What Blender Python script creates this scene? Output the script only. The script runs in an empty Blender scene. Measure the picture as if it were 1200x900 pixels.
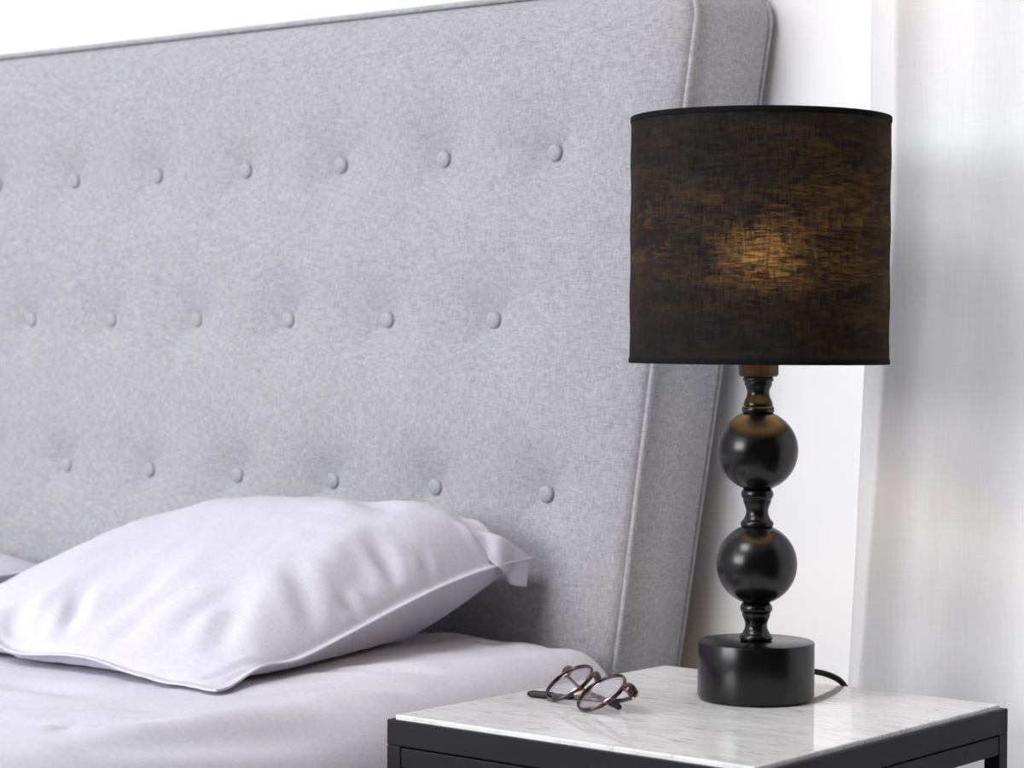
import bpy, bmesh, math, random
import numpy as np
from mathutils import Vector, Matrix, noise
C = bpy.context.scene.collection
random.seed(4)

# ------------------------------------------------------------------ helpers
def setp(o, label=None, cat=None, group=None, kind=None):
    if label: o['label'] = label
    if cat: o['category'] = cat
    if group: o['group'] = group
    if kind: o['kind'] = kind
    return o

def root(name, loc, label, cat, group=None):
    o = bpy.data.objects.new(name, None)
    o.empty_display_size = .05
    C.objects.link(o); o.location = loc
    return setp(o, label, cat, group)

def wloc(o):
    v = Vector((0, 0, 0))
    while o is not None:
        v += o.location; o = o.parent
    return v

def mesh(name, V, F, mat, parent=None, smooth=True, loc=None, sharp=None):
    """V in world coordinates; becomes local to the parent."""
    me = bpy.data.meshes.new(name)
    L = wloc(parent) if parent else Vector((0, 0, 0))
    own = Vector(loc) if loc else L
    me.from_pydata([(v[0]-own.x, v[1]-own.y, v[2]-own.z) for v in V], [], [tuple(f) for f in F])
    bm = bmesh.new(); bm.from_mesh(me)
    bmesh.ops.recalc_face_normals(bm, faces=bm.faces)
    bm.to_mesh(me); bm.free()
    if smooth:
        me.polygons.foreach_set('use_smooth', [True]*len(me.polygons))
        if sharp:
            me.set_sharp_from_angle(angle=math.radians(sharp))
    me.materials.append(mat)
    o = bpy.data.objects.new(name, me)
    C.objects.link(o)
    if parent: o.parent = parent
    if loc: o.location = own - L
    return o

def bevel(o, w, seg=2, ang=30):
    m = o.modifiers.new('bevel', 'BEVEL'); m.width = w; m.segments = seg
    m.limit_method = 'ANGLE'; m.angle_limit = math.radians(ang); m.harden_normals = False
    return o

class MB:
    def __init__(s): s.V = []; s.F = []
    def add(s, V, F):
        k = len(s.V); s.V += [tuple(v) for v in V]; s.F += [tuple(i+k for i in f) for f in F]
    def box(s, x0, x1, y0, y1, z0, z1):
        V = [(x, y, z) for x in (x0, x1) for y in (y0, y1) for z in (z0, z1)]
        s.add(V, [(0,1,3,2),(4,6,7,5),(0,4,5,1),(2,3,7,6),(0,2,6,4),(1,5,7,3)])
        return s
    def obox(s, c, ax, ay, az, hx, hy, hz):
        c = Vector(c); V = []
        for i in (-1, 1):
            for j in (-1, 1):
                for k in (-1, 1): V.append(c + ax*hx*i + ay*hy*j + az*hz*k)
        s.add(V, [(0,1,3,2),(4,6,7,5),(0,4,5,1),(2,3,7,6),(0,2,6,4),(1,5,7,3)])
        return s
    def tube(s, pts, r, n=10, closed=False, ry=None, upv=None, caps=True):
        P = [Vector(p) for p in pts]; m = len(P)
        R = r if hasattr(r, '__len__') else [r]*m
        RY = ry if hasattr(ry, '__len__') else [ry]*m
        V = []; F = []; prev = None
        for i, p in enumerate(P):
            a = P[(i-1) % m] if (closed or i > 0) else p
            b = P[(i+1) % m] if (closed or i < m-1) else p
            t = (b-a).normalized()
            if upv is not None:
                x = upv - t*upv.dot(t)
            elif prev is None:
                x = t.orthogonal()
            else:
                x = prev - t*prev.dot(t)
            x.normalize(); prev = x; y = t.cross(x)
            for k in range(n):
                q = 2*math.pi*k/n
                V.append(p + x*(R[i]*math.cos(q)) + y*((RY[i] or R[i])*math.sin(q)))
        for i in range(m if closed else m-1):
            j = (i+1) % m
            for k in range(n):
                l = (k+1) % n
                F.append((i*n+k, i*n+l, j*n+l, j*n+k))
        if not closed and caps:
            F.append(tuple(range(n-1, -1, -1))); F.append(tuple(range((m-1)*n, m*n)))
        s.add(V, F); return s
    def lathe(s, prof, cx, cy, n=64):
        V = []; F = []; m = len(prof)
        for (r, z) in prof:
            for k in range(n):
                q = 2*math.pi*k/n
                V.append((cx+r*math.cos(q), cy+r*math.sin(q), z))
        for i in range(m-1):
            for k in range(n):
                l = (k+1) % n
                F.append((i*n+k, i*n+l, (i+1)*n+l, (i+1)*n+k))
        if prof[0][0] > 1e-6: F.append(tuple(range(n-1, -1, -1)))
        if prof[-1][0] > 1e-6: F.append(tuple(range((m-1)*n, m*n)))
        s.add(V, F); return s
    def build(s, name, mat, parent=None, **k):
        return mesh(name, s.V, s.F, mat, parent, **k)

def smooth_path(P, n=8):
    P = [Vector(p) for p in P]; out = []
    for i in range(len(P)-1):
        p0, p1, p2, p3 = P[max(i-1, 0)], P[i], P[i+1], P[min(i+2, len(P)-1)]
        for k in range(n):
            t = k/n
            out.append(.5*((2*p1)+(p2-p0)*t+(2*p0-5*p1+4*p2-p3)*t*t+(3*p1-p0-3*p2+p3)*t**3))
    return out+[P[-1]]

def grid_faces(nu, nv, off=0, flip=False):
    F = []
    for i in range(nu-1):
        for j in range(nv-1):
            a = off+i*nv+j
            f = (a, a+nv, a+nv+1, a+1)
            F.append(f[::-1] if flip else f)
    return F

def fbm(x, y, z, o=4):
    v = 0; a = 1; t = 0
    for _ in range(o):
        v += a*noise.noise(Vector((x, y, z))); t += a; a *= .5; x *= 2.03; y *= 2.03; z *= 2.03
    return v/t

# ------------------------------------------------------------------ materials
def newmat(name):
    m = bpy.data.materials.new(name); m.use_nodes = True
    nt = m.node_tree; nt.nodes.clear()
    out = nt.nodes.new('ShaderNodeOutputMaterial')
    return m, nt, out

def N(nt, typ, **k):
    n = nt.nodes.new(typ)
    for a, v in k.items():
        if a == 'inp':
            for kk, vv in v.items(): n.inputs[kk].default_value = vv
        else: setattr(n, a, v)
    return n

def principled(name, col, rough=.5, spec=.5, metal=0, **inp):
    m, nt, out = newmat(name)
    b = N(nt, 'ShaderNodeBsdfPrincipled')
    b.inputs['Base Color'].default_value = (*col, 1); b.inputs['Roughness'].default_value = rough
    b.inputs['Specular IOR Level'].default_value = spec; b.inputs['Metallic'].default_value = metal
    for k, v in inp.items(): b.inputs[k.replace('_', ' ')].default_value = v
    nt.links.new(b.outputs[0], out.inputs[0])
    return m, nt, b

def scaled(nt, sc, rot=(0, 0, 0)):
    tc = N(nt, 'ShaderNodeTexCoord')
    mp = N(nt, 'ShaderNodeMapping')
    mp.inputs['Scale'].default_value = sc; mp.inputs['Rotation'].default_value = rot
    nt.links.new(tc.outputs['Object'], mp.inputs['Vector'])
    return mp.outputs[0]

def noise_tex(nt, vec, scale=1, detail=3, rough=.5, dist=0):
    n = N(nt, 'ShaderNodeTexNoise')
    n.inputs['Scale'].default_value = scale; n.inputs['Detail'].default_value = detail
    n.inputs['Roughness'].default_value = rough; n.inputs['Distortion'].default_value = dist
    nt.links.new(vec, n.inputs['Vector'])
    return n.outputs['Fac']

def mth(nt, op, a, b=None, c=None):
    n = N(nt, 'ShaderNodeMath', operation=op)
    for i, v in enumerate((a, b, c)):
        if v is None: continue
        if isinstance(v, (int, float)): n.inputs[i].default_value = v
        else: nt.links.new(v, n.inputs[i])
    return n.outputs[0]

def ramp(nt, fac, stops):
    r = N(nt, 'ShaderNodeValToRGB')
    e = r.color_ramp.elements
    while len(e) < len(stops): e.new(.5)
    for i, (p, c) in enumerate(stops):
        e[i].position = p; e[i].color = (*c, 1) if len(c) == 3 else c
    nt.links.new(fac, r.inputs[0])
    return r.outputs[0]

def linen(name, dark, light, warp=(520, 520, 60), weft=(60, 60, 520), contrast=(.38, .64), bump=.25, bdist=.0006,
          blotch=18, rough=.9, sheen=.15, trans=0):
    """woven cloth: two crossed families of slubby threads"""
    m, nt, out = newmat(name)
    a = noise_tex(nt, scaled(nt, warp), 1, 3, .6)
    b = noise_tex(nt, scaled(nt, weft), 1, 3, .6)
    c = noise_tex(nt, scaled(nt, (blotch,)*3), 1, 2, .5)
    s = mth(nt, 'ADD', mth(nt, 'MULTIPLY', a, .47), mth(nt, 'MULTIPLY', b, .47))
    s2 = mth(nt, 'ADD', s, mth(nt, 'MULTIPLY', c, .06))
    col = ramp(nt, s2, [(contrast[0], dark), (contrast[1], light)])
    p = N(nt, 'ShaderNodeBsdfPrincipled')
    p.inputs['Roughness'].default_value = rough; p.inputs['Specular IOR Level'].default_value = .15
    p.inputs['Sheen Weight'].default_value = sheen; p.inputs['Sheen Roughness'].default_value = .5
    nt.links.new(col, p.inputs['Base Color'])
    bp = N(nt, 'ShaderNodeBump'); bp.inputs['Strength'].default_value = bump; bp.inputs['Distance'].default_value = bdist
    nt.links.new(s, bp.inputs['Height']); nt.links.new(bp.outputs[0], p.inputs['Normal'])
    if trans:
        t = N(nt, 'ShaderNodeBsdfTranslucent'); nt.links.new(col, t.inputs[0])
        mx = N(nt, 'ShaderNodeMixShader'); mx.inputs[0].default_value = trans
        nt.links.new(p.outputs[0], mx.inputs[1]); nt.links.new(t.outputs[0], mx.inputs[2])
        nt.links.new(mx.outputs[0], out.inputs[0])
    else:
        nt.links.new(p.outputs[0], out.inputs[0])
    return m

M = {}
M['wall'], nt, b = principled('white_wall_paint', (.74, .738, .748), .85, .2)
bp = N(nt, 'ShaderNodeBump'); bp.inputs['Strength'].default_value = .06; bp.inputs['Distance'].default_value = .002
nt.links.new(noise_tex(nt, scaled(nt, (180, 180, 180)), 1, 3), bp.inputs['Height']); nt.links.new(bp.outputs[0], b.inputs['Normal'])
M['greige'] = principled('charcoal_wall_paint', (.05, .05, .052), .85, .2)[0]
M['grey_wall'] = principled('soft_grey_wall_paint', (.45, .45, .455), .85, .2)[0]
M['ceil'] = principled('white_ceiling_paint', (.85, .85, .85), .9, .1)[0]
M['trim'] = principled('white_gloss_trim', (.84, .84, .84), .4, .4)[0]

m, nt, out = newmat('smoked_oak_floor')
bs = N(nt, 'ShaderNodeBsdfPrincipled'); bs.inputs['Roughness'].default_value = .45
br = N(nt, 'ShaderNodeTexBrick'); br.inputs['Scale'].default_value = 1
br.inputs['Brick Width'].default_value = 1.4; br.inputs['Row Height'].default_value = .14; br.inputs['Mortar Size'].default_value = .002
br.inputs['Color1'].default_value = (.13, .11, .095, 1); br.inputs['Color2'].default_value = (.11, .09, .075, 1); br.inputs['Mortar'].default_value = (.2, .17, .14, 1)
tc = N(nt, 'ShaderNodeTexCoord'); nt.links.new(tc.outputs['Object'], br.inputs['Vector'])
gr = noise_tex(nt, scaled(nt, (4, 90, 4)), 1, 4, .6, .4)
mx = N(nt, 'ShaderNodeMix', data_type='RGBA', blend_type='MULTIPLY'); mx.inputs[0].default_value = .5
nt.links.new(br.outputs['Color'], mx.inputs[6]); nt.links.new(ramp(nt, gr, [(.3, (.75, .72, .7)), (.7, (1, 1, 1))]), mx.inputs[7])
nt.links.new(mx.outputs[2], bs.inputs['Base Color']); nt.links.new(bs.outputs[0], out.inputs[0])
M['floor'] = m

M['grey_fabric'] = linen('grey_melange_fabric', (.265, .262, .283), (.455, .45, .48), warp=(780, 780, 95), weft=(95, 95, 780),
                         contrast=(.37, .63), bump=.4, bdist=.0007, blotch=25, sheen=0)
M['cotton'] = linen('lilac_grey_cotton', (.545, .525, .60), (.66, .645, .715), warp=(900, 90, 900), weft=(90, 900, 90),
                    contrast=(.36, .64), bump=.2, bdist=.0005, blotch=14, sheen=.03)
M['sheer'] = linen('white_sheer_linen', (.71, .71, .72), (.79, .79, .80), warp=(500, 500, 25), weft=(40, 40, 700),
                   contrast=(.30, .70), bump=.3, bdist=.0006, blotch=9, sheen=0, trans=.40)
M['steel'] = principled('black_powder_coated_steel', (.019, .019, .023), .5, .15)[0]
M['black'] = principled('satin_black_lacquer', (.0026, .0026, .003), .25, .40)[0]
M['socket'] = principled('dark_bronze_socket', (.03, .022, .017), .4, .4)[0]
M['rubber'] = principled('black_cable_rubber', (.007, .007, .007), .4, .25)[0]
M['wood'] = principled('dark_stained_wood', (.05, .035, .025), .5, .4)[0]
M['brassy'] = principled('pale_gold_metal', (.62, .52, .38), .3, .5, 1)[0]
M['nosepad'] = principled('cream_nose_pad', (.75, .68, .55), .25, .5, Transmission_Weight=.3)[0]
M['mattress'] = principled('white_ticking', (.75, .75, .74), .9, .2)[0]

# marble: white with faint grey streaks, polished
m, nt, out = newmat('white_marble')
bs = N(nt, 'ShaderNodeBsdfPrincipled'); bs.inputs['Roughness'].default_value = .04; bs.inputs['IOR'].default_value = 1.48
v1 = scaled(nt, (9, 75, 30), (0, 0, -.70)); v2 = scaled(nt, (5, 30, 20), (0, 0, -.64)); v3 = scaled(nt, (38, 150, 60), (0, 0, -.78))
s1 = noise_tex(nt, v1, 1, 6, .62, 1.2); s2 = noise_tex(nt, v2, 1, 5, .6, .8); s3 = noise_tex(nt, v3, 1, 4, .65, .5)
ridge = mth(nt, 'ABSOLUTE', mth(nt, 'SUBTRACT', s1, .5))
vein = ramp(nt, ridge, [(0, (.76, .765, .77)), (.03, (.87, .87, .87)), (.09, (.92, .92, .915))])
cl = ramp(nt, s2, [(.35, (.88, .88, .885)), (.62, (1, 1, 1))])
sp = ramp(nt, s3, [(.32, (.58, .58, .59)), (.43, (1, 1, 1))])
mx1 = N(nt, 'ShaderNodeMix', data_type='RGBA', blend_type='MULTIPLY'); mx1.inputs[0].default_value = .9
nt.links.new(vein, mx1.inputs[6]); nt.links.new(cl, mx1.inputs[7])
mx2 = N(nt, 'ShaderNodeMix', data_type='RGBA', blend_type='MULTIPLY'); mx2.inputs[0].default_value = .8
nt.links.new(mx1.outputs[2], mx2.inputs[6]); nt.links.new(sp, mx2.inputs[7])
nt.links.new(mx2.outputs[2], bs.inputs['Base Color']); nt.links.new(bs.outputs[0], out.inputs[0])
M['marble'] = m

# lamp shade: black cloth on a clear liner, light leaks through thin patches of the weave
m, nt, out = newmat('black_shade_cloth')
tc = N(nt, 'ShaderNodeTexCoord')
h = noise_tex(nt, scaled(nt, (70, 70, 900)), 1, 4, .65)       # weft slubs
v = noise_tex(nt, scaled(nt, (900, 900, 60)), 1, 4, .65)      # warp
bl = noise_tex(nt, scaled(nt, (9, 9, 38)), 1, 4, .6, .4)      # uneven density
w = mth(nt, 'ADD', mth(nt, 'MULTIPLY', h, .62), mth(nt, 'ADD', mth(nt, 'MULTIPLY', v, .40), mth(nt, 'MULTIPLY', bl, .26)))
thin = ramp(nt, w, [(.54, (.0004, .0004, .0004)), (.64, (.006, .006, .006)), (.76, (.045, .045, .045))])
df = N(nt, 'ShaderNodeBsdfPrincipled'); df.inputs['Roughness'].default_value = .95; df.inputs['Specular IOR Level'].default_value = .08
nt.links.new(ramp(nt, mth(nt, 'ADD', mth(nt, 'MULTIPLY', h, .5), mth(nt, 'MULTIPLY', v, .5)), [(.35, (.0065, .0065, .007)), (.65, (.016, .016, .017))]), df.inputs['Base Color'])
tr = N(nt, 'ShaderNodeBsdfTransparent'); tr.inputs['Color'].default_value = (1, .86, .66, 1)
mx = N(nt, 'ShaderNodeMixShader'); nt.links.new(thin, mx.inputs[0])
nt.links.new(df.outputs[0], mx.inputs[1]); nt.links.new(tr.outputs[0], mx.inputs[2]); nt.links.new(mx.outputs[0], out.inputs[0])
M['shade'] = m
m, nt, out = newmat('translucent_shade_liner')
a_ = N(nt, 'ShaderNodeBsdfDiffuse'); a_.inputs[0].default_value = (.85, .78, .66, 1)
b_ = N(nt, 'ShaderNodeBsdfTranslucent'); b_.inputs[0].default_value = (.9, .8, .62, 1)
c_ = N(nt, 'ShaderNodeBsdfRefraction'); c_.inputs[0].default_value = (.9, .8, .62, 1); c_.inputs['IOR'].default_value = 1.25; c_.inputs['Roughness'].default_value = 1.0
x1 = N(nt, 'ShaderNodeMixShader'); x1.inputs[0].default_value = .38; nt.links.new(b_.outputs[0], x1.inputs[1]); nt.links.new(c_.outputs[0], x1.inputs[2])
x2 = N(nt, 'ShaderNodeMixShader'); x2.inputs[0].default_value = .4; nt.links.new(a_.outputs[0], x2.inputs[1]); nt.links.new(x1.outputs[0], x2.inputs[2])
nt.links.new(x2.outputs[0], out.inputs[0]); M['liner'] = m
M['hem'] = principled('black_shade_hem', (.008, .008, .0085), .9, .1)[0]

m, nt, out = newmat('lit_bulb')
e = N(nt, 'ShaderNodeEmission'); e.inputs[0].default_value = (1, .64, .27, 1); e.inputs[1].default_value = 115
nt.links.new(e.outputs[0], out.inputs[0]); M['bulb'] = m

# tortoiseshell acetate
m, nt, out = newmat('tortoiseshell_acetate')
bs = N(nt, 'ShaderNodeBsdfPrincipled'); bs.inputs['Roughness'].default_value = .15
t = noise_tex(nt, scaled(nt, (120, 120, 120)), 1, 2, .5, .6)
nt.links.new(ramp(nt, t, [(.40, (.010, .006, .007)), (.55, (.035, .013, .015)), (.70, (.15, .06, .06))]), bs.inputs['Base Color'])
nt.links.new(bs.outputs[0], out.inputs[0]); M['tortoise'] = m
m, nt, out = newmat('clear_lens')
g = N(nt, 'ShaderNodeBsdfGlossy'); g.inputs['Roughness'].default_value = .02
tp = N(nt, 'ShaderNodeBsdfTransparent'); tp.inputs[0].default_value = (.95, .925, .96, 1)
mx = N(nt, 'ShaderNodeMixShader'); mx.inputs[0].default_value = .14; nt.links.new(tp.outputs[0], mx.inputs[1]); nt.links.new(g.outputs[0], mx.inputs[2])
nt.links.new(mx.outputs[0], out.inputs[0]); M['lens'] = m

# ------------------------------------------------------------------ the room
RX0, RX1, RY0, RY1, RH = -4.0, 2.4, -5.6, .012, 3.2
T = .12
def struct(name, mb, mat, parent=None, label=None, smooth=False):
    o = mb.build(name, mat, parent, smooth=smooth)
    if not parent: setp(o, label, None, None, 'structure')
    return o
struct('floor', MB().box(RX0-T, RX1+T, RY0-T, RY1+T, -.1, 0), M['floor'], label='smoked oak plank floor')
KX0, KX1, KY0, KY1 = -1.4, 0.0, -3.4, -1.9          # unseen roof opening, added to brighten the bed and marble
cb = MB()
cb.box(RX0-T, KX0, RY0-T, RY1+T, RH, RH+.1); cb.box(KX1, RX1+T, RY0-T, RY1+T, RH, RH+.1)
cb.box(KX0, KX1, RY0-T, KY0, RH, RH+.1); cb.box(KX0, KX1, KY1, RY1+T, RH, RH+.1)
struct('ceiling', cb, M['ceil'], label='white ceiling with an opening added for fill light')
kf_ = MB(); d = .04
kf_.box(KX0, KX1, KY0, KY0+d, RH+.02, RH+.08); kf_.box(KX0, KX1, KY1-d, KY1, RH+.02, RH+.08)
kf_.box(KX0, KX0+d, KY0+d, KY1-d, RH+.02, RH+.08); kf_.box(KX1-d, KX1, KY0+d, KY1-d, RH+.02, RH+.08)
struct('added_roof_window', kf_, M['trim'], label='white frame of the added fill-light opening in the ceiling')
VX0, VX1, VZ0, VZ1 = .055, 1.05, .10, 2.40  # unseen opening added in the back wall to light the curtain from behind
wb = MB()
wb.box(RX0-T, VX0, RY1, RY1+T, 0, RH); wb.box(VX1, RX1+T, RY1, RY1+T, 0, RH)
wb.box(VX0, VX1, RY1, RY1+T, 0, VZ0); wb.box(VX0, VX1, RY1, RY1+T, VZ1, RH)
struct('wall_back', wb, M['wall'], label='white wall behind the headboard')
f2 = MB()
f2.box(VX0, VX1, RY1+.05, RY1+.11, VZ0, VZ0+.05); f2.box(VX0, VX1, RY1+.05, RY1+.11, VZ1-.05, VZ1)
f2.box(VX0, VX0+.02, RY1+.05, RY1+.11, VZ0+.05, VZ1-.05); f2.box(VX1-.05, VX1, RY1+.05, RY1+.11, VZ0+.05, VZ1-.05)
struct('added_back_window', f2, M['trim'], label='white framed tall opening added behind the sheer curtain to backlight it')
struct('wall_left', MB().box(RX0-T, RX0, RY0, RY1, 0, RH), M['grey_wall'], label='soft grey side wall beyond the bed')
struct('wall_right', MB().box(RX1, RX1+T, RY0, RY1, 0, RH), M['greige'], label='charcoal side wall on the curtain side')
# front wall (behind the camera) with a wide window opening
WX0, WX1, WZ0, WZ1 = -3.85, -0.75, 1.1, 3.05
wf = MB()
wf.box(RX0-T, WX0, RY0-T, RY0, 0, RH); wf.box(WX1, RX1+T, RY0-T, RY0, 0, RH)
wf.box(WX0, WX1, RY0-T, RY0, 0, WZ0); wf.box(WX0, WX1, RY0-T, RY0, WZ1, RH)
struct('wall_front', wf, M['greige'], label='charcoal wall with a window behind the viewer')
fm = MB(); d = .05
fm.box(WX0, WX1, RY0-.09, RY0-.03, WZ0, WZ0+d); fm.box(WX0, WX1, RY0-.09, RY0-.03, WZ1-d, WZ1)
for x in (WX0, WX1-d): fm.box(x, x+d, RY0-.09, RY0-.03, WZ0+d, WZ1-d)
struct('window_1', fm, M['trim'], label='white framed daylight window')
struct('baseboard_back', MB().box(RX0, RX1, RY1-.008, RY1, 0, .07), M['trim'], label='white baseboard along the back wall')

# ------------------------------------------------------------------ the bed: headboard, base, legs
ZT, ZB, RC = 1.267, .06, .045
XC = -1.083                                   # middle of the headboard
def plane_y(z): return -.1164 + .0302*(z-1.0837)
def half(z, k=.1225, w=.862): return w - (1.2-z)*k
def xr_front(z):
    h_ = half(z)
    if z > ZT-RC:
        q = z-(ZT-RC); h_ -= RC-math.sqrt(max(RC*RC-q*q, 0))
    return h_
def rear_y(z): return -.019 + .028*(z-.5)
def xr_rear(z):
    h_ = .862+.020 - (1.2-z)*.145
    if z > ZT-RC:
        q = z-(ZT-RC); h_ -= RC-math.sqrt(max(RC*RC-q*q, 0))
    return h_
bed = root('bed', (XC, -.10, 0), 'grey upholstered bed with a tall button-tufted headboard against the white wall', 'bed')

S = .16843
HX = -.40916
rows = [(1.0837, 0, 9), (.8921, .5, 8), (.6926, 0, 9)]
buttons = [(HX-(i+off)*S, z) for z, off, n in rows for i in range(n)]
NU, NV = 420, 300
zs_ = [ZB+(ZT-ZB)*(1-(1-j/(NV-1))**1.25) for j in range(NV)]
V = []
for i in range(NU):
    s = 2*i/(NU-1)-1
    s = math.copysign(1-(1-abs(s))**1.15, s)
    for z in zs_:
        hw = xr_front(z); x = XC+s*hw
        dx = (1-abs(s))*hw; dz = ZT-z
        de = min(dx, dz) if min(dx, dz) > .08 else 1/(1/max(dx, 1e-4)**2+1/max(dz, 1e-4)**2)**.5
        de = 1/(1/max(dx, 1e-4)**3+1/max(dz, 1e-4)**3)**(1/3)
        b_ = .014*(1-math.exp(-de/.028)) + .004*(1-math.exp(-de/.12))
        b_ += .0012*fbm(x*5, z*5, 3.1, 2) - .0055*math.exp(-(de/.006)**2)
        for bx, bz in buttons:
            qx, qz = x-bx, z-bz
            r2 = qx*qx+qz*qz
            if r2 < .03:
                r_ = math.sqrt(r2)
                pull = .0075*math.exp(-(r_/.020)**1.4) + .0105*math.exp(-r2/(2*.036**2))
                a_ = math.atan2(qz, qx)
                # soft tension creases toward the neighbouring rows
                pull += .0012*math.exp(-((r_-.03)/.025)**2)*max(0, math.cos(4*a_-math.pi+.4))**2*(1+.5*noise.noise(Vector((bx*9, bz*9, a_*2))))
                b_ -= pull
        V.append((x, plane_y(z)-b_, z))
def outline(fx, fy, n=70):
    """right bottom -> top -> left bottom"""
    zz = [ZB+(ZT-RC-ZB)*i/(n-1) for i in range(n)] + [ZT-RC+RC*math.sin(math.pi/2*k/12) for k in range(1, 13)]
    R = [(XC+fx(z), fy(z), z) for z in zz]
    Lf = [(XC-fx(z), fy(z), z) for z in reversed(zz)]
    xa, xb = R[-1][0], Lf[0][0]
    top = [(xa+(xb-xa)*k/40, fy(ZT), ZT) for k in range(1, 40)]
    return R+top+Lf
of = outline(xr_front, plane_y); orr = outline(xr_rear, rear_y)
hb = mesh('headboard', V, grid_faces(NU, NV), M['grey_fabric'], bed)
# side panel strip, slightly puffed
V = []; K = 10
cx_, cz_ = XC, .7
for a, b in zip(of, orr):
    a = Vector(a); b = Vector(b)
    nrm = Vector((a.x-XC, 0, 0)).normalized() if a.z < ZT-RC else Vector((a.x-(XC+math.copysign(xr_front(ZT), a.x-XC)), 0, a.z-(ZT-RC)))
    if a.z >= ZT-1e-6: nrm = Vector((0, 0, 1))
    nrm.normalize()
    for k in range(K+1):
        t = k/K
        V.append(a.lerp(b, t)+nrm*(.006*math.sin(math.pi*t)**.7))
sp = mesh('side_panel', V, grid_faces(len(of), K+1), M['grey_fabric'], hb)
V = list(of)+list(orr)
back = mesh('back_panel', orr, [tuple(range(len(orr)))], M['grey_fabric'], hb, smooth=False)
for o_, rad in ((of, .0036), (orr, .0036)):
    MB().tube([(p[0], p[1], p[2]) for p in o_], rad, 8).build('piping', M['grey_fabric'], hb)
# one covered button, then copies
bm = MB(); R_ = .0098; prof = []
bx, bz = buttons[0]; by = plane_y(bz)
V = []; F = []
prf = [(.0075, .005), (R_*1.02, .001), (R_*1.03, -.0024), (.0094, -.0050), (.0075, -.0064), (.004, -.0072), (0.0001, -.0074)]
for (r_, yy) in prf:
    for k in range(24):
        q = 2*math.pi*k/24; V.append((bx+r_*math.cos(q), by+yy, bz+r_*math.sin(q)))
for i in range(len(prf)-1):
    for k in range(24):
        l = (k+1) % 24; F.append((i*24+k, i*24+l, (i+1)*24+l, (i+1)*24+k))
b0 = mesh('button', V, F, M['grey_fabric'], hb, loc=(bx, by, bz))
for bx2, bz2 in buttons[1:]:
    c = b0.copy(); C.objects.link(c); c.parent = hb
    c.location = b0.location + Vector((bx2-bx, plane_y(bz2)-by, bz2-bz))
# base and legs
BX0, BX1, BY0, BY1 = XC-.75, XC+.75, -2.08, -.165
o = MB().box(BX0, BX1, BY0, BY1, .12, .27).build('bed_base', M['grey_fabric'], bed, smooth=False); bevel(o, .015, 3)
for x in (BX0+.08, BX1-.08):
    for y in (BY0+.08, BY1-.08):
        MB().lathe([(.018, 0), (.022, .02), (.028, .12)], x, y, 20).build('leg', M['wood'], bed, sharp=40)

# mattress
mt = MB().box(BX0, BX1, BY0, BY1-.004, .2715, .465).build('mattress', M['mattress'], None, smooth=False); bevel(mt, .04, 4)
setp(mt, 'thick mattress under the lilac-grey bed cover', 'mattress')

# ------------------------------------------------------------------ bed cover
def crease(x, y, a, b, w, dpt):
    ax, ay = a; bx, by = b
    dx, dy = bx-ax, by-ay; L2 = dx*dx+dy*dy
    t = max(0, min(1, ((x-ax)*dx+(y-ay)*dy)/L2))
    qx, qy = x-(ax+t*dx), y-(ay+t*dy)
    sd = (qx*dy-qy*dx)/math.sqrt(L2)
    g = math.exp(-(qx*qx+qy*qy)/(w*w))*(math.sin(math.pi*(.12+.76*t)))
    return -dpt*g + .55*dpt*math.exp(-((abs(sd)-1.8*w)**2+0*t)/(w*w))*math.sin(math.pi*t)*(1 if 0 < t < 1 else 0)

BEDC = [((-.487, -.252), (-.395, -.222), .010, .005), ((-.42, -.205), (-.36, -.19), .012, .004), ((-.357, -.887), (-.395, -.835), .007, .004), ((-.43, -.83), (-.38, -.775), .010, .003),
        ((-.62, -.74), (-.50, -.72), .022, .004), ((-.30, -.90), (-.26, -.62), .020, .007), ((-.45, -.92), (-.33, -.78), .016, .003), ((-.40, -.50), (-.31, -.42), .014, .004), ((-.36, -.62), (-.30, -.50), .012, .004)]
def bed_z(x, y):
    """top of the bed cover"""
    z = .530
    z += .006*fbm(x*3.1+4, y*3.1, 1.7, 2) + .0022*fbm(x*11, y*9, 5.2, 3)
    z += .0045*(.25-abs(fbm((x+.35*y)*6, (y-.35*x)*11, 9.3, 3))) + .0016*(.2-abs(fbm((x-.5*y)*26, (y+.5*x)*14, 4.4, 2)))
    for a, b, w_, d_ in BEDC:
        if (x-a[0])**2+(y-a[1])**2 < .16: z += 1.2*crease(x, y, a, b, w_, d_)
    # shallow dent under the pillow, ridge beside it close to the headboard
    z -= .010*math.exp(-((x+.78)/.34)**4-((y+.40)/.22)**4)
    z -= .010*(1/(1+math.exp((y+.58)/.05)))*(1 if x > -1.0 else math.exp(-((x+1.0)/.2)**2))
    z += .009*math.exp(-((x+.50)/.05)**2-((y+.155)/.05)**2)
    z += .004*math.exp(-((x+.36-.35*(y+.45))/.03)**2)*math.exp(-((y+.45)/.2)**2)
    return z
def cover_pt(s, y):
    """s: arc length from the right-hand hem over the top to the left-hand hem"""
    gq = math.exp(-((y+.15)/.13)**2)
    xe, ze = -.214-.050*gq, .515     # right side face x, nominal top
    Rr = .115-.045*gq
    side = ze-Rr-.20
    arc = Rr*math.pi/2*1.0
    W = 2*(xe-XC)-2*Rr
    tot = 2*side+2*arc+W
    t = s*tot
    mir = t > tot/2
    if mir: t = tot-t
    if t < side: x, z, nx, nz = xe, .20+t, 1, 0
    elif t < side+arc:
        a = (t-side)/Rr; x = xe-Rr+Rr*math.cos(a); z = ze-Rr+Rr*math.sin(a); nx, nz = math.cos(a), math.sin(a)
    else: x, z, nx, nz = xe-Rr-(t-side-arc), ze, 0, 1
    if mir: x = 2*XC-x; nx = -nx
    return x, z, nx, nz
NS, NY = 260, 240
V = []
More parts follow.
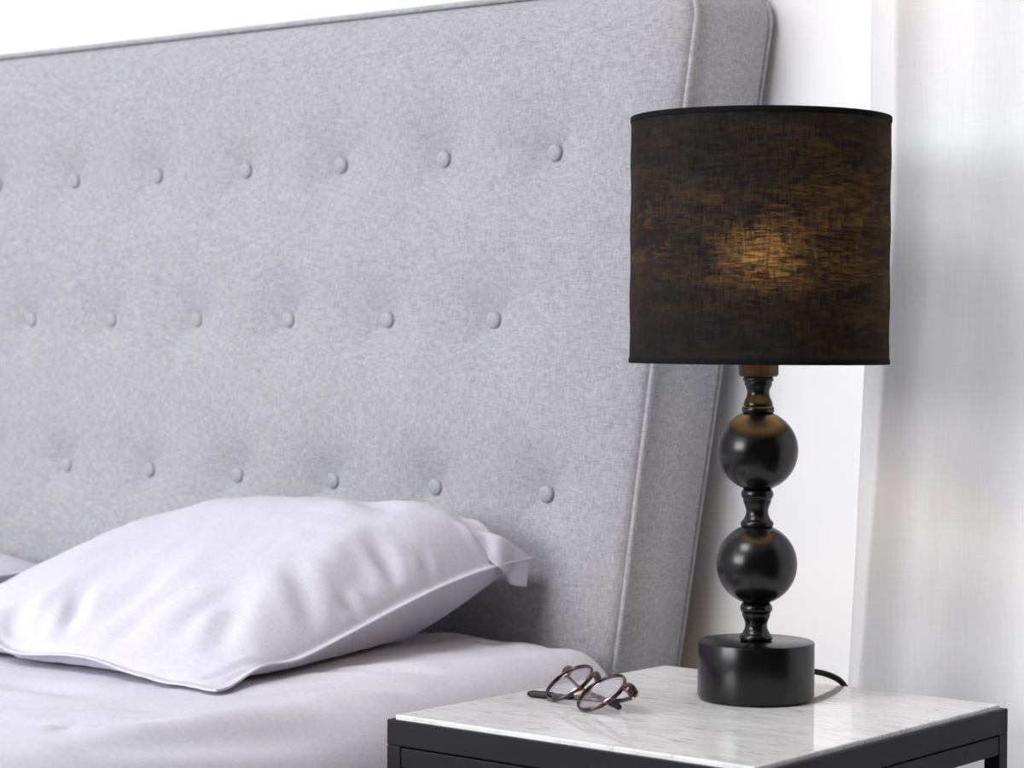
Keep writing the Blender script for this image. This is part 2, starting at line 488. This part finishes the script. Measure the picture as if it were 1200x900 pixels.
YF, YB = -2.13, -.157
for i in range(NS):
    s = i/(NS-1)
    s = .5+.5*math.copysign(abs(2*s-1)**.8, 2*s-1)
    for j in range(NY):
        t = j/(NY-1)
        y = YB+(YF-YB)*(t**1.25)
        x, z, nx, nz = cover_pt(s, y)
        d = 0
        dz = bed_z(x, y)-.515
        z += dz*max(nz, 0)**2
        # side drape ripples
        rip = .006*fbm(y*7, z*2.5, x*2, 3)
        x += rip*nx
        # roll down at the headboard and at the foot
        e = min(y-YF, YB-y)
        if e < .05:
            q = 1-e/.05
            k = .030*(1-math.sqrt(max(1-q*q, 0)))
            z -= k*max(nz, 0); x -= k*.6*nx
        # right-hand corner slopes away near the headboard
        V.append((x, y, z))
F = grid_faces(NS, NY)
cover = mesh('bed_cover', V, F, M['cotton'])
cover.location = (0, 0, 0)
md = cover.modifiers.new('thickness', 'SOLIDIFY'); md.thickness = .016; md.offset = -1
setp(cover, 'lilac-grey cotton cover spread over the bed under the pillows', 'bedding')

# ------------------------------------------------------------------ pillows
def pillow_mesh(x0, x1, y0, y1, zf, zb, TH, Ll, Lr, creases, seed, left_drop=.03, lift=1):
    """x0..x1 left to right, y0 front, y1 back; zf / zb seam height in front / at the back"""
    NU_, NV_ = 190, 130
    hw, hd = (x1-x0)/2, (y1-y0)/2
    def seam(u, v):
        # edges bow inwards, corners poke out
        x = (x0+x1)/2+hw*u*(1-.035*(1-v*v)); y = (y0+y1)/2+hd*v*(1-.03*(1-u*u))
        t = (v+1)/2
        z = zf+(zb-zf)*(.2*t+.8*t*t*(3-2*t))
        lf = (.022*math.exp(-((u+.16)/.20)**2)+.014*math.exp(-((u-.38)/.26)**2)+.008*math.exp(-((u+.02)/.05)**2))*max(0, 1-1.6*t)**1.5*lift
        lf += .010*math.exp(-((v+.72)/.14)**2)*max(0, u)**10*lift
        z -= left_drop*max(0, -u)**2
        return x, y, max(z, bed_z(x, y)+.005)+lf
    top = []; bot = []
    def g(i, n):
        s = 2*i/(n-1)-1
        return math.copysign(1-(1-abs(s))**1.6, s)
    for i in range(NU_):
        u = g(i, NU_)
        for j in range(NV_):
            v = g(j, NV_)
            x, y, z = seam(u, v)
            dl, dr = (1+u)*hw, (1-u)*hw
            df_, db = (1+v)*hd, (1-v)*hd
            fl = .009
            f = lambda d, L: math.tanh(max(d-fl, 0)/L)
            tb = (v+1)/2
            LR = Lr*(1.5-.85*tb)
            prod = f(dl, Ll)**.85*f(dr, LR)**.75*f(df_, .15)**.85*f(db, .055)**.7
            h_ = TH*(1-.26*u*(1-u*u))*prod
            wr = min(1, min(dl, dr, df_, db)/.06)
            # fine gathers running in from the seams and a few broad folds
            gx = .0045*fbm(x*9, y*26, seed, 3)*math.exp(-min(dl, dr)/.12)
            gy = .0055*fbm(x*26, y*7, seed+7, 3)*math.exp(-min(df_, db)/.09)
            br_ = .0045*fbm((x+y*.7)*9, (y-x*.7)*3.2, seed+3, 3) + .0022*(abs(fbm((x+y*.5)*15, (y-x*.5)*7, seed+11, 3))**.7-.3)
            h_ += (gx+gy+br_)*wr
            for (a, b, w_, d_) in creases: h_ += 1.5*crease(x, y, a, b, w_, d_)*min(1, max(0, min(dl, dr, df_, db)-.006)/.018)
            top.append((x, y, z+h_+.0012))
            ins = min(1, min(dl, dr, df_, db)/.05)
            zb_ = z - .0012 - .11*math.tanh(max(min(dl*1.2, dr, df_*.9, db)-fl, 0)/.10)
            bot.append((x, y, max(zb_, min(bed_z(x, y)+.006, z-.0012))))
    n = len(top)
    V = top+bot
    F = grid_faces(NU_, NV_)+grid_faces(NU_, NV_, n, True)
    def bd(i, j): return i*NV_+j
    loop = [bd(i, 0) for i in range(NU_)]+[bd(NU_-1, j) for j in range(1, NV_)]+[bd(i, NV_-1) for i in range(NU_-2, -1, -1)]+[bd(0, j) for j in range(NV_-2, 0, -1)]
    for a, b in zip(loop, loop[1:]+loop[:1]): F.append((a, b, b+n, a+n))
    return V, F

cr = [((-.671, -.617), (-.722, -.546), .011, .0060), ((-.588, -.626), (-.590, -.545), .016, .0045), ((-.739, -.640), (-.775, -.585), .014, .006),
      ((-.434, -.440), (-.404, -.424), .0065, .0080), ((-.432, -.318), (-.403, -.328), .007, .006), ((-.450, -.235), (-.409, -.221), .008, .009),
      ((-.432, -.636), (-.404, -.575), .0055, .0035), ((-.443, -.446), (-.449, -.335), .022, .0050), ((-.62, -.60), (-.66, -.48), .02, .004),
      ((-.52, -.60), (-.53, -.52), .013, .0035), ((-.455, -.60), (-.53, -.50), .016, .0035), ((-.425, -.50), (-.50, -.45), .014, .0035),
      ((-.418, -.37), (-.47, -.36), .010, .0045), ((-.60, -.25), (-.50, -.30), .020, .0035)]
pv, pf = pillow_mesh(-1.10, -.396, -.660, -.170, .527, .622, .098, .40, .064, cr, 2.3, .04)
pr = root('pillow', (-.78, -.41, .53), 'plump lilac-grey pillow leaning on the headboard beside the table', 'pillow', None)
mesh('pillowcase', pv, pf, M['cotton'], pr)
# loose hem flap hanging from the corner by the headboard
fv = []
cols = [((-.444, -.2300, .6560), (-.418, -.2320, .628)), ((-.410, -.2177, .6506), (-.400, -.225, .6136)), ((-.402, -.1926, .6361), (-.408, -.2092, .6071)),
        ((-.400, -.1843, .6308), (-.402, -.2043, .5956)), ((-.400, -.1735, .6243), (-.400, -.1793, .5900))]
ta = smooth_path([c[0] for c in cols], 8); tb_ = smooth_path([c[1] for c in cols], 8)
for a, b in zip(ta, tb_):
    for j in range(9): fv.append(a.lerp(b, j/8))
fl = mesh('hem_flap', fv, grid_faces(len(ta), 9), M['cotton'], pr)
md = fl.modifiers.new('thickness', 'SOLIDIFY'); md.thickness = .002; md.offset = 0

pv, pf = pillow_mesh(-1.86, -1.205, -.600, -.172, .538, .555, .040, .14, .12, [], 8.1, 0, 0)
p2 = mesh('pillow', pv, pf, M['cotton'], None, loc=(-1.53, -.39, .53))
setp(p2, 'lilac-grey pillow on the far side of the bed, mostly hidden behind the plump pillow', 'pillow')

# ------------------------------------------------------------------ side table
TX0, TX1, TY0, TY1, TZ = -.1999, .1950, -.6194, -.1899, .5219
tb = root('side_table', ((TX0+TX1)/2, (TY0+TY1)/2, 0), 'small black steel side table with a white marble top beside the bed', 'table')
o = MB().box(TX0, TX1, TY0, TY1, TZ-.016, TZ).build('marble_top', M['marble'], tb, smooth=False); bevel(o, .0012, 2)
o['label'] = 'polished white marble slab with grey veins'
a = .0055; X0, X1, Y0, Y1 = TX0-a, TX1+a, TY0-a, TY1+a
w = .018; zt, zb = TZ-.0042, TZ-.0275
f = MB()
f.box(X0, X1, Y0, Y0+.0052, zb, zt); f.box(X0, X1, Y1-.0052, Y1, zb, zt)
f.box(X0, X0+.0052, Y0+.0052, Y1-.0052, zb, zt); f.box(X1-.0052, X1, Y0+.0052, Y1-.0052, zb, zt)
f.box(X0+.0052, X1-.0052, Y0+.0052, Y0+.03, zb, TZ-.0165); f.box(X0+.0052, X1-.0052, Y1-.03, Y1-.0052, zb, TZ-.0165)
f.box(X0+.0052, X0+.03, Y0+.03, Y1-.03, zb, TZ-.0165); f.box(X1-.03, X1-.0052, Y0+.03, Y1-.03, zb, TZ-.0165)
o = f.build('tray_frame', M['steel'], tb, smooth=False); bevel(o, .0008, 2)
L = .0165; g = .0007
for x in (X0, X1-L):
    for y in (Y0, Y1-L):
        o = MB().box(x, x+L, y, y+L, 0, zb-g*.5).build('leg', M['steel'], tb, smooth=False); bevel(o, .0009, 2)
z1, z0 = zb-.0016, zb-.0195
for (xa, xb, ya, yb) in ((X0+L+g, X1-L-g, Y0+.0004, Y0+L), (X0+L+g, X1-L-g, Y1-L, Y1-.0004), (X0+.0004, X0+L, Y0+L+g, Y1-L-g), (X1-L, X1-.0004, Y0+L+g, Y1-L-g)):
    o = MB().box(xa, xb, ya, yb, z0, z1).build('rail', M['steel'], tb, smooth=False); bevel(o, .0009, 2)
    o = MB().box(xa, xb, ya, yb, .02, .0365).build('stretcher', M['steel'], tb, smooth=False); bevel(o, .0009, 2)

# ------------------------------------------------------------------ table lamp
LX, LY = 0.0, -.3194
lamp = root('table_lamp', (LX, LY, TZ), 'black table lamp with two stacked balls and a lit black drum shade', 'lamp')
def zpx(yz): return .8482-((420+yz/2.1429)-425.7)*.000828
def rpx(hw): return hw/2.1429/1222
RB = .0566; zb0 = TZ+.0003; zb1 = .5788
MB().lathe([(.0001, zb0), (RB-.003, zb0), (RB-.0025, zb0+.0015), (RB-.0008, zb0+.0022), (RB, zb0+.004), (RB, zb1-.0022), (RB-.0006, zb1-.0007), (RB-.002, zb1), (.0001, zb1)], LX, LY, 128).build('base', M['black'], lamp, sharp=35)
def neck(y_top, y_bot):
    """collar ring, waist, collar ring between two pieces (pixel rows of the turned profile)"""
    H = y_bot-y_top
    pr_ = [(.0, 30), (.02, 36), (.10, 40.5), (.18, 41), (.24, 38.5), (.26, 36), (.29, 35.5), (.34, 35.5), (.42, 32), (.52, 28.5), (.60, 28), (.68, 29.5), (.76, 33.5), (.80, 36), (.82, 38.5), (.86, 41.5), (.92, 42), (.98, 39), (1.0, 34)]
    P = [(rpx(h), zpx(y_top+H*t)) for t, h in reversed(pr_)]
    return MB().lathe([(.0001, P[0][1])]+P+[(.0001, P[-1][1])], LX, LY, 64)
neck(613, 711).build('neck', M['black'], lamp, sharp=50)
neck(326, 426).build('neck', M['black'], lamp, sharp=50)
pr_ = [(45, 30), (47, 37), (53, 39), (58, 37.5), (60, 34.5), (66, 35), (72, 32), (80, 28.5), (88, 28), (98, 30.5), (106, 34.5), (113, 37), (117, 37.5), (119, 35.5), (121, 39.5), (127, 41.5), (134, 41), (139, 37)]
P = [(rpx(h), zpx(t)) for t, h in reversed(pr_)]
MB().lathe([(.0001, P[0][1])]+P+[(.0001, P[-1][1])], LX, LY, 64).build('neck', M['black'], lamp, sharp=50)
for yc in (231.5, 517):
    zc, rr = zpx(yc), rpx(102.5)
    MB().lathe([(max(rr*math.sin(math.pi*k/48), .0001), zc-rr*math.cos(math.pi*k/48)) for k in range(49)], LX, LY, 96).build('ball', M['black'], lamp)
MB().lathe([(.0001, zpx(46)), (rpx(46), zpx(46)), (rpx(51), zpx(41)), (rpx(51), .886), (.0001, .886)], LX, LY, 48).build('socket', M['socket'], lamp, sharp=40)
zb_ = .886
MB().lathe([(.0125, zb_), (.0135, zb_+.006), (.019, zb_+.020), (.0272, zb_+.036), (.0290, zb_+.044), (.0288, zb_+.047), (.0001, zb_+.047)], LX, LY, 40).build('added_bulb_collar', M['trim'], lamp, sharp=40)  # unseen opaque collar, added to block the bulb's downward light
MB().lathe([(.0001, zb_+.0475), (.0284, zb_+.0475), (.0284, zb_+.052), (.0268, zb_+.062), (.0220, zb_+.071), (.0145, zb_+.077), (.0070, zb_+.0797), (.0001, zb_+.0805)], LX, LY, 40).build('bulb', M['bulb'], lamp, sharp=50)
RS, S0, S1 = .125, .8482, 1.0843
V = []; ns = 160
MB_ = MB()
prof = [(RS, S0), (RS, S0+.012)]+[(RS-.0004*math.sin(k), S0+.012+(S1-S0-.024)*k/20) for k in range(1, 20)]+[(RS, S1-.012), (RS-.0003, S1)]
for (r_, z) in prof:
    for k in range(ns):
        q = 2*math.pi*k/ns; MB_.V.append((LX+r_*math.cos(q), LY+r_*math.sin(q), z))
for i in range(len(prof)-1):
    for k in range(ns):
        l = (k+1) % ns; MB_.F.append((i*ns+k, i*ns+l, (i+1)*ns+l, (i+1)*ns+k))
shade = MB_.build('lamp_shade', M['shade'], lamp)
MB_.V = [(LX+(v[0]-LX)*.992, LY+(v[1]-LY)*.992, v[2]) for v in MB_.V]
MB_.build('liner', M['liner'], shade)
def hem(z0, z1):
    r0, r1 = RS-.0016, RS+.0008
    m_ = MB(); V = []; F = []
    prf = [(r0, z0), (r1-.0004, z0), (r1, z0+.0006), (r1, z1-.0006), (r1-.0004, z1), (r0, z1)]
    for r_, z in prf:
        for k in range(ns):
            q = 2*math.pi*k/ns; V.append((LX+r_*math.cos(q), LY+r_*math.sin(q), z))
    n = len(prf)
    for i in range(n):
        for k in range(ns):
            l = (k+1) % ns; j = (i+1) % n; F.append((i*ns+k, i*ns+l, j*ns+l, j*ns+k))
    m_.add(V, F); return m_
hem(S0-.0006, S0+.0048).build('hem', M['hem'], shade, sharp=40)
hem(S1-.0048, S1+.0006).build('hem', M['hem'], shade, sharp=40)
# wire spider that carries the shade
sp_ = MB()
for k in range(3):
    q = 2*math.pi*k/3+.5
    sp_.tube([(LX+.018*math.cos(q), LY+.018*math.sin(q), .866), (LX+(RS-.001)*math.cos(q), LY+(RS-.001)*math.sin(q), S0+.012)], .0014, 8)
sp_.tube([(LX+.0245*math.cos(2*math.pi*k/24), LY+.0245*math.sin(2*math.pi*k/24), .866) for k in range(24)], .0016, 8, closed=True)
sp_.build('shade_carrier', M['socket'], lamp)
# cable: out of the back of the base, over the rear edge of the table, down behind it
cp = [(-.012, -.268, .5385), (-.0085, -.245, .5385), (-.0045, -.222, .5380), (.002, -.203, .5350), (.0085, -.189, .5298), (.0125, -.180, .5240),
      (.0140, -.172, .515), (.0145, -.166, .50), (.0150, -.160, .46), (.015, -.152, .36), (.013, -.145, .20), (.010, -.135, .05), (.012, -.11, .008), (.05, -.07, .0045), (.2, -.045, .0045)]
MB().tube(smooth_path(cp), .0031, 12).build('cable', M['rubber'], lamp)

# ------------------------------------------------------------------ eyeglasses
GL, GR = Vector((-.1300, -.4470, .5388)), Vector((-.0701, -.4750, .5388))
e = (GR-GL).normalized()
up = Vector((0, 0, 1)); hz = Vector((-e.y, e.x, 0)).normalized()   # toward the wall
if hz.y < 0: hz = -hz
v = (hz*.815+up*.58).normalized()
n = e.cross(v).normalized()
if n.z < 0: n = -n
gl = root('eyeglasses', ((GL.x+GR.x)/2, (GL.y+GR.y)/2, TZ), 'round tortoiseshell eyeglasses folded on the marble table top', 'eyeglasses')
R1 = .0262
def rim_pts(c, k=64):
    P = []
    for i in range(k):
        q = 2*math.pi*i/k
        P.append(c + e*(R1*1.0*math.cos(q)) + v*(R1*.96*math.sin(q)))
    return P
def P3(c, a, b, d=0): return c+e*a+v*b+n*d
fr_ = MB()
for c in (GL, GR):
    fr_.tube(rim_pts(c), .0021, 12, closed=True, ry=.0015, upv=n)
# keyhole bridge
br_pts = [P3(GL, R1*.88, R1*.40), P3(GL, R1*1.02, R1*.52, .002), P3((GL+GR)/2, 0, R1*.60, .0035), P3(GR, -R1*1.02, R1*.52, .002), P3(GR, -R1*.88, R1*.40)]
fr_.tube(smooth_path(br_pts, 8), .0036, 12, ry=.0026, upv=v)
# end pieces
for c, s in ((GL, -1), (GR, 1)):
    pts = [P3(c, s*R1*.86, R1*.50), P3(c, s*R1*1.06, R1*.56, .0002), P3(c, s*R1*1.24, R1*.56, -.0015), P3(c, s*R1*1.33, R1*.53, -.008)]
    fr_.tube(smooth_path(pts, 6), [.0058, .0058]+[.0052]*16+[.0044], 12, ry=.0026, upv=v)
fm_ = fr_.build('frame_front', M['tortoise'], gl)
for c in (GL, GR):
    P = rim_pts(c, 48); V = [c+(p-c)*.985-n*.0006 for p in P]+[c+(p-c)*.985+n*.0006 for p in P]
    V2 = [c+(p-c)*.5+n*.0012 for p in P]; V3 = [c+(p-c)*.5+n*.0002 for p in P]
    F = []
    nn = 48
    V = V+V2+V3+[c+n*.0016, c+n*.0006]
    for i in range(nn):
        j = (i+1) % nn
        F += [(i, j, nn+j, nn+i), (nn+i, nn+j, 2*nn+j, 2*nn+i), (i, j, 3*nn+j, 3*nn+i), (2*nn+i, 2*nn+j, 4*nn), (3*nn+i, 3*nn+j, 4*nn+1)]
    mesh('lens', V, F, M['lens'], gl)
for c, s in ((GL, 1), (GR, -1)):
    q = P3(c, s*R1*1.02, -R1*.18, -.0035)
    m_ = MB(); V = []
    prf = [(max(math.sin(math.pi*k/10), .02), -math.cos(math.pi*k/10)) for k in range(11)]
    ax = (v*.85-n*.35+e*s*.25).normalized(); bx_ = ax.cross(n).normalized(); cxx = ax.cross(bx_)
    V = []; F = []
    for (r_, z) in prf:
        for k in range(14):
            a_ = 2*math.pi*k/14; V.append(q+ax*z*.0068+bx_*r_*.0032*math.cos(a_)+cxx*r_*.0019*math.sin(a_))
    for i in range(10):
        for k in range(14):
            l = (k+1) % 14; F.append((i*14+k, i*14+l, (i+1)*14+l, (i+1)*14+k))
    m_.add(V, F); m_.build('nose_pad', M['nosepad'], gl)
    MB().tube(smooth_path([q, q+e*-s*.002-n*.001, P3(c, s*R1*.97, R1*.05, -.0015)], 5), .0007, 8).build('pad_arm', M['brassy'], gl)
# temples folded behind the front, lying on the marble
hR = P3(GR, R1*1.33, R1*.51, -.0098); hL = P3(GL, -R1*1.33, R1*.51, -.0098)
zt_ = TZ+.0034
def temple(h_, end, mid):
    pts = [h_, h_.lerp(mid, .15), mid, mid.lerp(end, .55), end]
    path = smooth_path(pts, 10); k = len(path)
    cut = int(k*.72)
    r_ = [.0011]*k; ry = [.0026]*k
    for i in range(k):
        t = i/(k-1)
        ry[i] = .0019+.0007*t+(.0010 if t > .8 else 0)
        if t > .95: ry[i] *= 1-.5*((t-.95)/.05)
    o = MB().tube(path[:cut+1], r_[:cut+1], 12, ry=ry[:cut+1], upv=Vector((path[-1]-path[0])).cross(up).normalized()).build('temple', M['tortoise'], gl)
    o2 = MB().tube(path[cut:], [.0013]*(k-cut), 12, ry=[q+.0002 for q in ry[cut:]], upv=Vector((path[-1]-path[0])).cross(up).normalized()).build('temple_tip', M['rubber'], o)
    o2['label'] = 'black temple tip'
    return o
eR = Vector((-.1720, -.4585, zt_)); eL = Vector((-.0560, -.4640, zt_+.0))
temple(hR, eR, Vector((-.075, -.448, zt_+.002)))
temple(hL, eL, Vector((-.120, -.440, zt_+.0075)))
for h_ in (hR, hL):
    MB().tube([h_-v*.003, h_+v*.003], .0016, 10).build('hinge', M['brassy'], gl)

# ------------------------------------------------------------------ curtain on the right
def cur_x0(z): return -.034+.0235*(z-1.0)*1.0 if z < 1.0 else -.034
def curtain():
    V = []; NX, NZ = 420, 110
    for j in range(NZ):
        z = .012+(3.188-.012)*j/(NZ-1)
        xa = -.034-.022*max(0, min(1, (1.0-z)/.5))-.004*fbm(z*2, 1.1, 0, 2)
        kf = .046-.018*max(0, min(1, (1.0-z)/.5))        # width of the first flat pleat
        for i in range(NX):
            s = i/(NX-1)
            d = s*1.05
            x = xa+d
            if d < kf:
                y = -.050-.030*(d/kf)
            else:
                q = d-kf
                y = -.080+.010*(1-math.exp(-q/.05))
                y += .010*math.sin(q*38+1.3*math.sin(z*1.3)+.2)*min(1, q/.05) + .012*math.sin(q*17+.8*z)*min(1, q/.08)-.012*min(1, q/.2)
            y += .0022*fbm(x*14, z*1.6, 2.2, 3)
            V.append((x, y, z))
    return V, grid_faces(NZ, NX)
V, F = curtain()
cu = mesh('curtain', V, F, M['sheer'])
md = cu.modifiers.new('thickness', 'SOLIDIFY'); md.thickness = .0012; md.offset = 0
setp(cu, 'sheer white linen curtain hanging against the wall right of the lamp', 'curtain')
tr_ = MB().box(-.08, 1.1, -.10, -.04, 3.188, 3.2).build('trim_1', M['trim'], None, smooth=False)
setp(tr_, 'white curtain track on the ceiling', None, None, 'structure')

# ------------------------------------------------------------------ light
def area(name, loc, rot, sx, sy, power, col):
    l = bpy.data.lights.new(name, 'AREA'); l.shape = 'RECTANGLE'; l.size = sx; l.size_y = sy; l.energy = power; l.color = col
    o = bpy.data.objects.new(name, l); C.objects.link(o); o.location = loc; o.rotation_euler = rot
    return o
area('window_daylight', ((WX0+WX1)/2, RY0-.10, (WZ0+WZ1)/2), (math.radians(90), 0, 0), WX1-WX0, WZ1-WZ0, 250, (.98, .985, 1))
area('added_roof_fill', ((KX0+KX1)/2, (KY0+KY1)/2, RH+.10), (0, 0, 0), KX1-KX0, KY1-KY0, 88, (.97, .98, 1))  # added fill lamp above the ceiling, lifts upward-facing surfaces
area('added_curtain_backlight', ((VX0+VX1)/2, RY1+.125, (VZ0+VZ1)/2), (math.radians(-90), 0, 0), VX1-VX0, VZ1-VZ0, 25, (1, 1, 1))  # added backlight, weakens the lampshade's shadow on the curtain
wd = bpy.data.worlds.new('daylight'); bpy.context.scene.world = wd; wd.use_nodes = True
wd.node_tree.nodes['Background'].inputs[0].default_value = (.9, .95, 1, 1); wd.node_tree.nodes['Background'].inputs[1].default_value = 1

# ------------------------------------------------------------------ camera
fwd = Vector((-.6314, .7752, -.0197)).normalized()
rt = Vector((.7753, .6316, .0068)); rt = (rt-fwd*rt.dot(fwd)).normalized(); upc = rt.cross(fwd)
cam = bpy.data.cameras.new('camera'); cam.sensor_width = 36; cam.lens = 2683.16/1200*36
cam.dof.use_dof = True; cam.dof.focus_distance = 2.20; cam.dof.aperture_fstop = 8
co = bpy.data.objects.new('camera', cam); C.objects.link(co)
Mx = Matrix((rt, upc, -fwd)).transposed().to_4x4(); Mx.translation = Vector((1.2158, -2.19, .87)); co.matrix_world = Mx
sc = bpy.context.scene; sc.camera = co
sc.view_settings.view_transform = 'Standard'; sc.view_settings.look = 'None'; sc.view_settings.gamma = 1
sc.view_settings.use_curve_mapping = False; sc.view_settings.exposure = 0
sc.cycles.max_bounces = 8; sc.cycles.diffuse_bounces = 5; sc.cycles.glossy_bounces = 4; sc.cycles.transmission_bounces = 6; sc.cycles.transparent_max_bounces = 8
sc.cycles.use_denoising = True; sc.cycles.use_adaptive_sampling = False
sc.cycles.sample_clamp_indirect = 6
sc.cycles.caustics_reflective = False; sc.cycles.caustics_refractive = False
